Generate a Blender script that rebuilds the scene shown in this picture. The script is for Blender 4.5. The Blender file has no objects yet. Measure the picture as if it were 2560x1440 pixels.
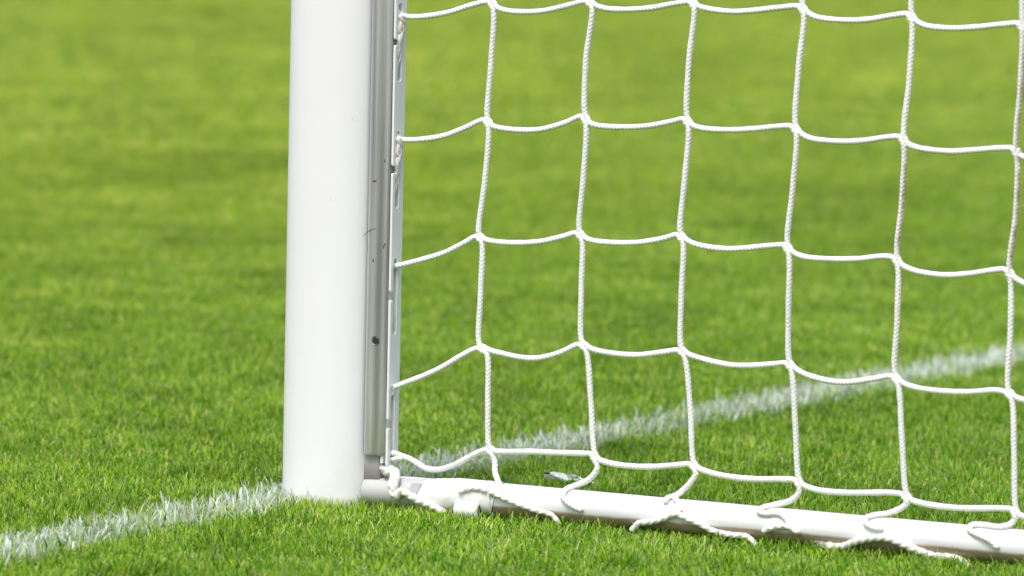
import bpy, bmesh, math, random
import numpy as np
from mathutils import Vector, Matrix

random.seed(7)
rng = np.random.default_rng(11)
scene = bpy.context.scene
COL = scene.collection

# ------------------------------------------------------------------ camera
cam_data = bpy.data.cameras.new('camera')
cam_data.sensor_width = 36.0
cam_data.lens = 14600.0 / 2560.0 * 36.0
cam_data.clip_start = 0.1
cam_data.clip_end = 2000.0
cam_data.dof.use_dof = True
cam_data.dof.focus_distance = 8.86
cam_data.dof.aperture_fstop = 5.0
cam = bpy.data.objects.new('camera', cam_data)
COL.objects.link(cam)
right = Vector((0.99930982, -0.03035516, 0.02141123))
up = Vector((-0.01858344, 0.09055883, 0.99571771))
view = Vector((0.03216414, 0.99542838, -0.08993222))
cam.matrix_world = Matrix(((right.x, up.x, -view.x, 0.0), (right.y, up.y, -view.y, -8.95),
                           (right.z, up.z, -view.z, 1.15), (0, 0, 0, 1)))
scene.camera = cam

# ------------------------------------------------------------------ sky, sun, exposure
SUN_DIR = Vector((-0.22, -0.43, 0.88)).normalized()      # towards the sun
SUN_EL = math.asin(SUN_DIR.z)
SUN_AZ = math.atan2(SUN_DIR.x, SUN_DIR.y)
world = bpy.data.worlds.new('World')
scene.world = world
world.use_nodes = True
wn, wl = world.node_tree.nodes, world.node_tree.links
wn.clear()
sky = wn.new('ShaderNodeTexSky')
sky.sky_type = 'NISHITA'
sky.sun_disc = False
sky.sun_elevation = SUN_EL
sky.sun_rotation = SUN_AZ
sky.air_density = 1.0
sky.dust_density = 4.0
sky.ozone_density = 1.0
hs = wn.new('ShaderNodeHueSaturation')
hs.inputs['Saturation'].default_value = 0.60              # thin bright cloud: a nearly white sky
bg = wn.new('ShaderNodeBackground')
bg.inputs['Strength'].default_value = 0.145
wo = wn.new('ShaderNodeOutputWorld')
wl.new(sky.outputs[0], hs.inputs['Color'])
wl.new(hs.outputs[0], bg.inputs['Color'])
wl.new(bg.outputs[0], wo.inputs[0])
sun_data = bpy.data.lights.new('sun', 'SUN')
sun_data.energy = 1.35
sun_data.angle = math.radians(14)
sun_data.color = (1.0, 0.975, 0.94)
sun = bpy.data.objects.new('sun', sun_data)
COL.objects.link(sun)
sun.rotation_euler = (-SUN_DIR).to_track_quat('-Z', 'Y').to_euler()
scene.view_settings.view_transform = 'Standard'
scene.view_settings.look = 'None'
scene.view_settings.gamma = 1.0
scene.view_settings.use_curve_mapping = False
scene.view_settings.exposure = 0.63
scene.cycles.max_bounces = 8
scene.cycles.transparent_max_bounces = 8

# ------------------------------------------------------------------ frame of the goal: u back along the ground bar, v to the outer side, z up
AZ = math.radians(30.75)
BDIR = Vector((math.cos(AZ), -math.sin(AZ), 0))
GDIR = Vector((math.sin(AZ), math.cos(AZ), 0))
GZ = -0.008                                               # soil level; the grass tips stand around z = 0.02
RB, ZB = 0.025, 0.034                                     # ground bar radius and axis height
def W(u, v, z):
    return Vector((u * BDIR.x - v * GDIR.x, u * BDIR.y - v * GDIR.y, z))
UV = np.array([[BDIR.x, BDIR.y, 0], [-GDIR.x, -GDIR.y, 0], [0, 0, 1.0]])
def Wn(a):
    return np.asarray(a, dtype=float) @ UV

# ------------------------------------------------------------------ helpers
def tag(o, label=None, cat=None, group=None, kind=None):
    if label: o['label'] = label
    if cat: o['category'] = cat
    if group: o['group'] = group
    if kind: o['kind'] = kind
    return o
def empty(name, loc=(0, 0, 0)):
    o = bpy.data.objects.new(name, None)
    o.location = loc
    o.empty_display_size = 0.05
    COL.objects.link(o)
    return o
def link(name, me, mats, parent=None):
    o = bpy.data.objects.new(name, me)
    for m in (mats if isinstance(mats, (list, tuple)) else [mats]):
        me.materials.append(m)
    COL.objects.link(o)
    if parent is not None:
        o.parent = parent
        o.matrix_parent_inverse = Matrix.Translation(-Vector(parent.location))
    return o
def np_mesh(name, V, F, smooth=True):
    """V (n,3); F (m,3) or (m,4) of one size, or a list of such arrays."""
    Fs = F if isinstance(F, list) else [F]
    me = bpy.data.meshes.new(name)
    V = np.ascontiguousarray(V, dtype=np.float32)
    me.vertices.add(len(V))
    me.vertices.foreach_set('co', V.ravel())
    loops = np.concatenate([f.ravel() for f in Fs]).astype(np.int32)
    sizes = np.concatenate([np.full(len(f), f.shape[1]) for f in Fs]).astype(np.int32)
    starts = np.concatenate([[0], np.cumsum(sizes)[:-1]]).astype(np.int32)
    me.loops.add(len(loops))
    me.loops.foreach_set('vertex_index', loops)
    me.polygons.add(len(sizes))
    me.polygons.foreach_set('loop_start', starts)
    me.polygons.foreach_set('loop_total', sizes)
    me.polygons.foreach_set('use_smooth', np.full(len(sizes), smooth, dtype=bool))
    me.update(calc_edges=True)
    me.validate()
    return me
def bm_mesh(name, bm, smooth=False):
    bmesh.ops.recalc_face_normals(bm, faces=bm.faces)
    me = bpy.data.meshes.new(name)
    bm.to_mesh(me)
    bm.free()
    for p in me.polygons:
        p.use_smooth = smooth
    return me
def extrude_outline(bm, pts, z0, z1, cap=True):
    """pts: (u, v) outline, extruded along z in goal coordinates."""
    lo = [bm.verts.new(W(u, v, z0)) for u, v in pts]
    hi = [bm.verts.new(W(u, v, z1)) for u, v in pts]
    n = len(pts)
    for i in range(n):
        bm.faces.new((lo[i], lo[(i + 1) % n], hi[(i + 1) % n], hi[i]))
    if cap:
        bm.faces.new(lo[::-1])
        bm.faces.new(hi)
def auto_smooth(me, ang=35):
    me.shade_smooth() if hasattr(me, 'shade_smooth') else None
    try:
        me.set_sharp_from_angle(angle=math.radians(ang))
    except Exception:
        pass

# ------------------------------------------------------------------ materials
class M:
    def __init__(self, name):
        self.m = bpy.data.materials.new(name)
        self.m.use_nodes = True
        self.n, self.l = self.m.node_tree.nodes, self.m.node_tree.links
        self.b = self.n['Principled BSDF']
        self.out = self.n['Material Output']
    def node(self, t, **kw):
        x = self.n.new(t)
        for k, v in kw.items():
            if k in x.inputs: x.inputs[k].default_value = v
            else: setattr(x, k, v)
        return x
    def link(self, a, b): self.l.new(a, b)
    def coord(self, scale=(1, 1, 1)):
        g = self.node('ShaderNodeNewGeometry')
        mp = self.node('ShaderNodeMapping')
        mp.inputs['Scale'].default_value = scale
        self.link(g.outputs['Position'], mp.inputs['Vector'])
        return mp.outputs[0]
    def noise(self, scale, detail=4, rough=0.55, vec=None, stretch=(1, 1, 1)):
        x = self.node('ShaderNodeTexNoise')
        x.inputs['Scale'].default_value = scale
        x.inputs['Detail'].default_value = detail
        x.inputs['Roughness'].default_value = rough
        self.link(vec or self.coord(stretch), x.inputs['Vector'])
        return x.outputs['Fac']
    def ramp(self, fac, stops):
        r = self.node('ShaderNodeValToRGB')
        e = r.color_ramp.elements
        while len(e) < len(stops): e.new(0.5)
        for i, (p, c) in enumerate(stops):
            e[i].position = p
            e[i].color = (*c, 1) if len(c) == 3 else c
        self.link(fac, r.inputs[0])
        return r.outputs[0]
    def mix(self, fac, a, b):
        x = self.node('ShaderNodeMix', data_type='RGBA')
        for s, v in ((0, fac), (6, a), (7, b)):
            if hasattr(v, 'links') or hasattr(v, 'is_output'): self.link(v, x.inputs[s])
            elif s == 0: x.inputs[s].default_value = v
            else: x.inputs[s].default_value = (*v, 1)
        return x.outputs[2]
    def math(self, op, a, b=None, clamp=False):
        x = self.node('ShaderNodeMath', operation=op)
        x.use_clamp = clamp
        for i, v in enumerate((a, b)):
            if v is None: continue
            if hasattr(v, 'is_output'): self.link(v, x.inputs[i])
            else: x.inputs[i].default_value = v
        return x.outputs[0]
    def maprange(self, v, a, b, c=0.0, d=1.0):
        x = self.node('ShaderNodeMapRange')
        self.link(v, x.inputs[0])
        for i, q in enumerate((a, b, c, d)): x.inputs[i + 1].default_value = q
        return x.outputs[0]
    def attr(self, name):
        x = self.node('ShaderNodeAttribute')
        x.attribute_name = name
        return x
    def bump(self, h, strength=0.3, dist=0.002):
        x = self.node('ShaderNodeBump')
        x.inputs['Strength'].default_value = strength
        x.inputs['Distance'].default_value = dist
        self.link(h, x.inputs['Height'])
        self.link(x.outputs[0], self.b.inputs['Normal'])

def white_paint(name, base=(0.80, 0.80, 0.80), rough=0.38, scuff=0.5, mud_or_shade=None):
    k = M(name)
    tone = k.ramp(k.noise(6, 5, stretch=(1, 1, 0.25)), [(0.3, tuple(c * 0.965 for c in base)), (0.7, base)])
    # fine vertical rub marks and a few small dark nicks
    marks = k.ramp(k.noise(90, 3, stretch=(1, 1, 0.22)), [(0.735, (0, 0, 0)), (0.775, (1, 1, 1))])
    c = k.mix(k.math('MULTIPLY', marks, 0.38 * scuff), tone, (0.22, 0.21, 0.20))
    nick = k.ramp(k.noise(34, 2, stretch=(1, 1, 0.6)), [(0.80, (0, 0, 0)), (0.82, (1, 1, 1))])
    c = k.mix(k.math('MULTIPLY', nick, 0.55 * scuff), c, (0.10, 0.09, 0.08))
    if name == 'post_paint':
        sm = k.ramp(k.noise(7.5, 5, 0.7, stretch=(1, 1, 0.5)), [(0.56, (0, 0, 0)), (0.74, (1, 1, 1))])
        sm = k.math('MULTIPLY', sm, k.maprange(k.noise(55, 4, 0.7, stretch=(1, 1, 0.35)), 0.35, 0.7))
        c = k.mix(k.math('MULTIPLY', sm, 0.30), c, (0.50, 0.51, 0.47))
    if mud_or_shade:  # low band: mud on post, bar and fitting, painted shade on the core
        z0, z1, col = mud_or_shade
        g = k.node('ShaderNodeNewGeometry')
        sx = k.node('ShaderNodeSeparateXYZ')
        k.link(g.outputs['Position'], sx.inputs[0])
        zz = k.math('ADD', sx.outputs[2], k.math('MULTIPLY', k.math('SUBTRACT', k.noise(14, 4), 0.5), 0.008))
        f = k.maprange(zz, z1, z0)
        mud_shade_col = k.mix(k.noise(120, 3), tuple(q * 0.75 for q in col), tuple(q * 1.2 for q in col))
        c = k.mix(f, c, mud_shade_col)
    k.link(c, k.b.inputs['Base Color'])
    rr = k.maprange(k.noise(25, 4), 0.3, 0.7, rough - 0.06, rough + 0.12)
    k.link(rr, k.b.inputs['Roughness'])
    k.bump(k.noise(260, 2, stretch=(1, 1, 0.4)), 0.08, 0.0006)
    return k.m
def plain(name, col, rough=0.5, metal=0.0, var=0.15, nscale=40):
    k = M(name)
    c = k.ramp(k.noise(nscale, 4), [(0.3, tuple(q * (1 - var) for q in col)), (0.7, tuple(min(1, q * (1 + var)) for q in col))])
    k.link(c, k.b.inputs['Base Color'])
    k.b.inputs['Roughness'].default_value = rough
    k.b.inputs['Metallic'].default_value = metal
    return k.m

MAT_POST = white_paint('post_paint', (0.795, 0.785, 0.805), 0.36, 0.8, mud_or_shade=(0.005, 0.022, (0.45, 0.44, 0.36)))
MAT_RAIL = white_paint('rail_paint', (0.76, 0.77, 0.77), 0.4, 0.25)
MAT_BAR = white_paint('bar_paint', (0.72, 0.715, 0.735), 0.32, 0.4, mud_or_shade=(0.0245, 0.0285, (0.33, 0.25, 0.17)))
MAT_FIT = white_paint('fitting_paint', (0.47, 0.47, 0.465), 0.45, 1.0, mud_or_shade=(0.004, 0.03, (0.40, 0.36, 0.32)))
MAT_CORE = white_paint('core_shade_paint', (0.34, 0.34, 0.34), 0.5, 1.0, mud_or_shade=(0.05, 0.075, (0.16, 0.145, 0.13)))  # grey tone and darker low band paint in the shade below the shell
MAT_DARK = plain('cavity_shade_black', (0.02, 0.02, 0.022), 0.8)  # near black that paints in the shade of holes and gaps
MAT_GREY = plain('opening_grey', (0.36, 0.39, 0.37), 0.5, 0.0, 0.1)  # grey of the block standing in for the fitting's opening
MAT_HOLE = plain('threaded_steel', (0.30, 0.28, 0.27), 0.35, 0.9)

def aluminium():
    k = M('raw_aluminium')
    # extrusion streaks along z, mauve reflections of the stands painted as patches, dust
    st = k.noise(75, 3, 0.6, stretch=(1, 1, 0.010))
    stand_refl = k.noise(5, 4, 0.6, stretch=(1, 1, 0.5))
    base = k.ramp(st, [(0.33, (0.36, 0.36, 0.375)), (0.67, (0.80, 0.80, 0.80))])
    base = k.mix(k.ramp(stand_refl, [(0.45, (0, 0, 0)), (0.75, (0.5, 0.5, 0.5))]), base, (0.78, 0.64, 0.74))
    scr = k.ramp(k.noise(60, 3, stretch=(1, 1, 0.15)), [(0.70, (0, 0, 0)), (0.76, (1, 1, 1))])
    base = k.mix(k.math('MULTIPLY', scr, 0.35), base, (0.25, 0.24, 0.23))
    k.link(base, k.b.inputs['Base Color'])
    k.b.inputs['Metallic'].default_value = 0.82
    k.link(k.maprange(st, 0.3, 0.7, 0.28, 0.38), k.b.inputs['Roughness'])
    k.bump(st, 0.15, 0.0004)
    return k.m
MAT_ALU = aluminium()

def rope_mat(name, base=(0.83, 0.82, 0.81)):
    k = M(name)
    d = k.attr('dirt')
    n = k.noise(55, 4, 0.6)
    f = k.math('MULTIPLY', d.outputs['Fac'], k.maprange(n, 0.25, 0.7, 0.15, 1.0), clamp=True)
    c = k.ramp(k.noise(300, 2), [(0.3, tuple(q * 0.94 for q in base)), (0.7, base)])
    faint = k.ramp(k.noise(18, 4, 0.6), [(0.5, (0, 0, 0)), (0.8, (0.35, 0.35, 0.35))])
    c = k.mix(faint, c, (0.64, 0.58, 0.53))
    c = k.mix(f, c, (0.33, 0.235, 0.155))
    k.link(c, k.b.inputs['Base Color'])
    k.b.inputs['Roughness'].default_value = 0.62
    k.b.inputs['Sheen Weight'].default_value = 0.15
    k.b.inputs['Subsurface Weight'].default_value = 0.0
    return k.m
MAT_ROPE = rope_mat('net_cord')
MAT_LACE = rope_mat('lacing_cord', (0.74, 0.73, 0.69))

def line_mask(k):
    """0..1 inside the painted goal line, from the place on the ground alone."""
    g = k.node('ShaderNodeNewGeometry')
    dt = k.node('ShaderNodeVectorMath', operation='DOT_PRODUCT')
    k.link(g.outputs['Position'], dt.inputs[0])
    dt.inputs[1].default_value = BDIR
    off = k.math('ADD', dt.outputs['Value'], 0.055)
    a = k.math('ABSOLUTE', off)
    a = k.math('ADD', a, k.math('MULTIPLY', k.math('SUBTRACT', k.noise(22, 3), 0.5), 0.05))
    return k.maprange(a, 0.066, 0.050)

def grass_mat(name, painted):
    k = M(name)
    t = k.attr('tint')
    sep = k.node('ShaderNodeSeparateColor')
    k.link(t.outputs['Color'], sep.inputs[0])
    rnd, hgt, rnd2 = sep.outputs[0], sep.outputs[1], sep.outputs[2]
    col = k.ramp(rnd, [(0.0, (0.022, 0.10, 0.002)), (0.25, (0.080, 0.245, 0.004)), (0.55, (0.190, 0.42, 0.006)),
                       (0.80, (0.36, 0.57, 0.014)), (0.94, (0.54, 0.62, 0.09)), (1.0, (0.68, 0.62, 0.28))])
    # patches of lusher and of paler, yellower turf
    big = k.noise(1.15, 4, 0.6)
    mid = k.noise(5.0, 4, 0.6)
    pal = k.math('ADD', k.math('MULTIPLY', big, 0.45), k.math('MULTIPLY', mid, 0.55))
    pf = k.maprange(pal, 0.39, 0.61)
    tone = k.ramp(pf, [(0.0, (0.66, 0.72, 0.38)), (0.5, (1.0, 1.0, 1.0)), (1.0, (1.48, 1.25, 2.8))])
    # the turf is yellower out in the field than behind the goal line
    g0 = k.node('ShaderNodeNewGeometry')
    dp = k.node('ShaderNodeVectorMath', operation='DOT_PRODUCT')
    k.link(g0.outputs['Position'], dp.inputs[0]); dp.inputs[1].default_value = -BDIR
    fld = k.maprange(dp.outputs['Value'], -0.5, 5.0)
    tone2 = k.mix(fld, (0.84, 0.93, 0.75), (1.26, 1.06, 0.75))
    tm = k.node('ShaderNodeMix', data_type='RGBA', blend_type='MULTIPLY'); tm.inputs[0].default_value = 1.0
    k.link(tone, tm.inputs[6]); k.link(tone2, tm.inputs[7]); tone = tm.outputs[2]
    mul = k.node('ShaderNodeMix', data_type='RGBA', blend_type='MULTIPLY')
    mul.inputs[0].default_value = 1.0
    k.link(col, mul.inputs[6]); k.link(tone, mul.inputs[7])
    col = mul.outputs[2]
    # mown, dried tips
    col = k.mix(k.math('MULTIPLY', k.maprange(hgt, 0.72, 1.0), k.maprange(rnd2, 0.45, 0.95, 0.0, 0.95)), col, (0.68, 0.68, 0.24))
    # pale sheath at the foot of the blade
    col = k.mix(k.math('MULTIPLY', k.maprange(hgt, 0.35, 0.0), 0.45), col, (0.17, 0.19, 0.06))
    lm = line_mask(k)
    if painted:
        pm = k.math('MULTIPLY', k.maprange(rnd2, 0.92, 0.42), k.maprange(hgt, 0.0, 0.6, 0.10, 1.0))
        white = k.mix(rnd, (0.72, 0.77, 0.75), (0.86, 0.87, 0.88))
        col = k.mix(pm, col, white)
    else:
        pm = k.math('MULTIPLY', k.math('MULTIPLY', lm, k.maprange(rnd2, 0.6, 0.25)), k.maprange(hgt, 0.1, 0.6))
        col = k.mix(k.math('MULTIPLY', pm, 0.9), col, (0.66, 0.70, 0.67))
    k.n.remove(k.b)
    dif = k.node('ShaderNodeBsdfDiffuse'); k.link(col, dif.inputs[0])
    tr = k.node('ShaderNodeBsdfTranslucent')
    bri = k.mix(1.0, col, col)
    hsv = k.node('ShaderNodeHueSaturation'); hsv.inputs['Value'].default_value = 1.15; hsv.inputs['Saturation'].default_value = 1.08
    k.link(col, hsv.inputs['Color']); k.link(hsv.outputs[0], tr.inputs[0])
    mx = k.node('ShaderNodeMixShader'); mx.inputs[0].default_value = 0.38
    k.link(dif.outputs[0], mx.inputs[1]); k.link(tr.outputs[0], mx.inputs[2])
    gl = k.node('ShaderNodeBsdfGlossy'); gl.inputs['Roughness'].default_value = 0.30
    gl.inputs['Color'].default_value = (1, 1, 1, 1)
    fr = k.node('ShaderNodeFresnel'); fr.inputs['IOR'].default_value = 1.42
    m2 = k.node('ShaderNodeMixShader')
    k.link(k.math('MULTIPLY', fr.outputs[0], 0.11), m2.inputs[0]); k.link(mx.outputs[0], m2.inputs[1]); k.link(gl.outputs[0], m2.inputs[2])
    k.link(m2.outputs[0], k.out.inputs[0])
    return k.m
MAT_GRASS = grass_mat('turf_blades', False)
MAT_PAINTED = grass_mat('painted_blades', True)

def soil_mat():
    k = M('turf_soil')
    c = k.ramp(k.noise(90, 5, 0.6), [(0.3, (0.030, 0.045, 0.010)), (0.55, (0.060, 0.085, 0.018)), (0.8, (0.105, 0.105, 0.04))])
    far = k.ramp(k.noise(1.15, 4, 0.6), [(0.38, (0.085, 0.165, 0.016)), (0.62, (0.19, 0.26, 0.035))])
    g = k.node('ShaderNodeNewGeometry')
    ln = k.node('ShaderNodeVectorMath', operation='LENGTH')
    k.link(g.outputs['Position'], ln.inputs[0])
    c = k.mix(k.maprange(ln.outputs['Value'], 34, 40), c, far)      # past the last blades the soil carries the colour of the turf
    k.link(c, k.b.inputs['Base Color'])
    k.b.inputs['Roughness'].default_value = 0.95
    k.b.inputs['Specular IOR Level'].default_value = 0.1
    return k.m
MAT_SOIL = soil_mat()
# ------------------------------------------------------------------ ground
def build_ground():
    bm = bmesh.new()
    rings = [0, 2, 6, 15, 40, 120, 500]
    prev = None
    c = bm.verts.new((0, 0, GZ))
    for r in rings[1:]:
        ring = [bm.verts.new((r * math.cos(a), r * math.sin(a), GZ)) for a in [i * math.tau / 48 for i in range(48)]]
        for i in range(48):
            if prev is None: bm.faces.new((c, ring[i], ring[(i + 1) % 48]))
            else: bm.faces.new((prev[i], ring[i], ring[(i + 1) % 48], prev[(i + 1) % 48]))
        prev = ring
    tag(link('ground', bm_mesh('ground', bm), MAT_SOIL), 'dark soil and thatch of the football pitch under the grass', None, None, 'structure')
build_ground()

# ------------------------------------------------------------------ grass
def blades(n, px, py, lmin, lmax, wmin, wmax, lean_sd, z0=0.0, blunt=0.5, bias=(0, 0)):
    """n blades of 3 quads each (8 verts); returns V, F, tint"""
    L = rng.uniform(lmin, lmax, n)
    w = wmin + (wmax - wmin) * rng.random(n) ** 1.6
    az = rng.uniform(0, math.tau, n)
    lean = np.abs(rng.normal(0, lean_sd, n)).clip(0, 1.25)
    curl = rng.uniform(0.0, 0.9, n)
    face = az + rng.normal(0, 0.9, n) + math.pi / 2
    dx, dy = np.cos(az), np.sin(az)
    fx, fy = np.cos(face), np.sin(face)
    tipw = np.where(rng.random(n) < blunt, rng.uniform(0.35, 0.6, n), 0.08)
    V = np.zeros((n, 8, 3)); T = np.ones((n, 8, 4))
    hx = np.zeros(n); hz = np.full(n, z0)
    ang = lean * 0.55
    r1, r2 = rng.random(n), rng.random(n)
    for i, t in enumerate((0.0, 0.4, 0.75, 1.0)):
        if i:
            ds = L * (t - (0.0, 0.4, 0.75)[i - 1])
            ang = np.minimum(ang + lean * 0.35 + curl * 0.22 * (i - 1), 1.6)
            hx = hx + np.sin(ang) * ds
            hz = hz + np.cos(ang) * ds
        ww = w * 0.5 * (1.0 if i < 2 else (0.8 if i == 2 else 1.0) * (1 if i == 2 else tipw))
        cx, cy = px + dx * hx + bias[0] * hz, py + dy * hx + bias[1] * hz
        V[:, 2 * i] = np.stack([cx - fx * ww, cy - fy * ww, hz], 1)
        V[:, 2 * i + 1] = np.stack([cx + fx * ww, cy + fy * ww, hz], 1)
        for q in (0, 1):
            T[:, 2 * i + q, 0] = r1; T[:, 2 * i + q, 1] = t; T[:, 2 * i + q, 2] = r2
    base = (np.arange(n) * 8)[:, None, None]
    F = np.array([[0, 1, 3, 2], [2, 3, 5, 4], [4, 5, 7, 6]])[None] + base
    return V.reshape(-1, 3), F.reshape(-1, 4), T.reshape(-1, 4)
def tint_mesh(name, V, F, T):
    me = np_mesh(name, V, F, True)
    a = me.attributes.new('tint', 'FLOAT_COLOR', 'POINT')
    a.data.foreach_set('color', np.ascontiguousarray(T, dtype=np.float32).ravel())
    return me

PATCHES = bpy.data.collections.new('turf_tufts')
NP = 14
for i in range(NP):
    n = 380
    r = 0.062 * np.sqrt(rng.random(n)); a = rng.uniform(0, math.tau, n)
    px, py = r * np.cos(a), r * np.sin(a)
    V, F, T = blades(n, px, py, 0.016, 0.034, 0.0010, 0.0027, 0.74)
    # low thatch of short, flatter blades closes the turf
    m = 120
    r = 0.062 * np.sqrt(rng.random(m)); a = rng.uniform(0, math.tau, m)
    V2, F2, T2 = blades(m, r * np.cos(a), r * np.sin(a), 0.012, 0.024, 0.0016, 0.0028, 0.95)
    V, F, T = np.concatenate([V, V2]), np.concatenate([F, F2 + len(V)]), np.concatenate([T, T2])
    me = tint_mesh('grass_tuft', V, F, T)
    me.materials.append(MAT_GRASS)
    PATCHES.objects.link(bpy.data.objects.new('grass_tuft_%02d' % i, me))

def wedge_points(d0, d1, step, jit):
    """points on the turf in the wedge the camera looks into, with a margin either side"""
    out = []
    ax, ay = view.x, view.y
    n = math.hypot(ax, ay); ax /= n; ay /= n
    ds = np.arange(d0, d1, step)
    for d in ds:
        half = d * 0.135 + 0.25
        k = np.arange(-half, half, step)
        P = np.stack([ax * d + ay * k, -8.95 + ay * d - ax * k], 1)
        out.append(P + rng.uniform(-jit, jit, P.shape))
    return np.concatenate(out)
near = wedge_points(6.9, 17.0, 0.062, 0.03)
far = wedge_points(17.0, 42.0, 0.12, 0.06)
pts = np.concatenate([near, far])
scl = np.concatenate([rng.uniform(0.85, 1.12, len(near)), rng.uniform(1.7, 2.0, len(far))])
scz = np.concatenate([rng.uniform(0.75, 1.12, len(near)), rng.uniform(0.75, 1.1, len(far))])
gme = bpy.data.meshes.new('grass')
gme.vertices.add(len(pts))
gme.vertices.foreach_set('co', np.column_stack([pts, np.full(len(pts), GZ)]).astype(np.float32).ravel())
for nm, typ, arr in (('rot', 'FLOAT', rng.uniform(0, math.tau, len(pts))), ('scl', 'FLOAT', scl), ('scz', 'FLOAT', scz)):
    a = gme.attributes.new(nm, typ, 'POINT'); a.data.foreach_set('value', arr.astype(np.float32))
a = gme.attributes.new('pick', 'INT', 'POINT'); a.data.foreach_set('value', rng.integers(0, NP, len(pts)).astype(np.int32))
grass = link('grass', gme, MAT_GRASS)
tag(grass, 'short mown green turf covering the whole pitch', 'grass', None, 'stuff')
ng = bpy.data.node_groups.new('scatter_turf', 'GeometryNodeTree')
ng.interface.new_socket('Geometry', in_out='INPUT', socket_type='NodeSocketGeometry')
ng.interface.new_socket('Geometry', in_out='OUTPUT', socket_type='NodeSocketGeometry')
gi, go = ng.nodes.new('NodeGroupInput'), ng.nodes.new('NodeGroupOutput')
iop = ng.nodes.new('GeometryNodeInstanceOnPoints')
ci = ng.nodes.new('GeometryNodeCollectionInfo')
ci.inputs['Collection'].default_value = PATCHES
ci.inputs['Separate Children'].default_value = True
def named(nm, typ):
    x = ng.nodes.new('GeometryNodeInputNamedAttribute'); x.data_type = typ; x.inputs['Name'].default_value = nm
    return x.outputs[0]
cr, cs = ng.nodes.new('ShaderNodeCombineXYZ'), ng.nodes.new('ShaderNodeCombineXYZ')
e2r = ng.nodes.new('FunctionNodeEulerToRotation')
L_ = ng.links.new
L_(named('rot', 'FLOAT'), cr.inputs[2]); L_(cr.outputs[0], e2r.inputs[0])
s_ = named('scl', 'FLOAT'); L_(s_, cs.inputs[0]); L_(s_, cs.inputs[1]); L_(named('scz', 'FLOAT'), cs.inputs[2])
L_(gi.outputs[0], iop.inputs['Points']); L_(ci.outputs[0], iop.inputs['Instance'])
iop.inputs['Pick Instance'].default_value = True
L_(named('pick', 'INT'), iop.inputs['Instance Index'])
L_(e2r.outputs[0], iop.inputs['Rotation']); L_(cs.outputs[0], iop.inputs['Scale'])
L_(iop.outputs[0], go.inputs[0])
md = grass.modifiers.new('scatter', 'NODES'); md.node_group = ng

# painted goal line: the longer, whitened blades of the line
def build_line():
    n = 21000
    t = rng.uniform(-1.7, 5.0, n)
    q = rng.normal(0, 1, n)
    o = np.clip(q * 0.036, -0.075, 0.075) - 0.055
    xy = t[:, None] * np.array([[GDIR.x, GDIR.y]]) + o[:, None] * np.array([[BDIR.x, BDIR.y]])
    edge = np.abs(o + 0.055)
    V, F, T = blades(n, xy[:, 0], xy[:, 1], 0.022, 0.046, 0.0018, 0.0048, 0.75, GZ, 0.35)
    wear = 0.5 + 0.5 * np.sin(t * 5.3 + 1.0) * np.sin(t * 2.1 + o * 20)
    r2 = np.clip(rng.random(n) * 0.85 + 0.30 * wear + np.clip((edge - 0.04) / 0.05, 0, 1) * 0.25, 0, 1)
    T[:, 2] = np.repeat(r2, 8)
    tag(link('goal_line', tint_mesh('goal_line', V, F, T), MAT_PAINTED), 'white painted goal line of whitened grass blades running past the post', None, None, 'structure')
build_line()

# ------------------------------------------------------------------ goal frame
goal = empty('football_goal', (0, 0, 0))
tag(goal, 'white goal post with silver rear profile and white ground bar', 'football goal')
HT = 2.44
PU0, PA, PB = 0.0115, 0.074, 0.050
def build_post():
    N = 72
    zs = [-0.06, 0.0, 0.1, 0.25, 0.42, 0.6, 0.9, 1.5, HT]
    V = []
    for z in zs:
        for i in range(N):
            a = i * math.tau / N
            V.append(W(PU0 + PA * math.cos(a), PB * math.sin(a), z))
    F = [[j * N + i, j * N + (i + 1) % N, (j + 1) * N + (i + 1) % N, (j + 1) * N + i] for j in range(len(zs) - 1) for i in range(N)]
    bm = bmesh.new()
    vs = [bm.verts.new(v) for v in V]
    for f in F: bm.faces.new([vs[i] for i in f])
    bm.faces.new(vs[-N:]); bm.faces.new(vs[:N][::-1])
    me = bm_mesh('post', bm, True); auto_smooth(me)
    link('post', me, MAT_POST, goal)
build_post()

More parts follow.
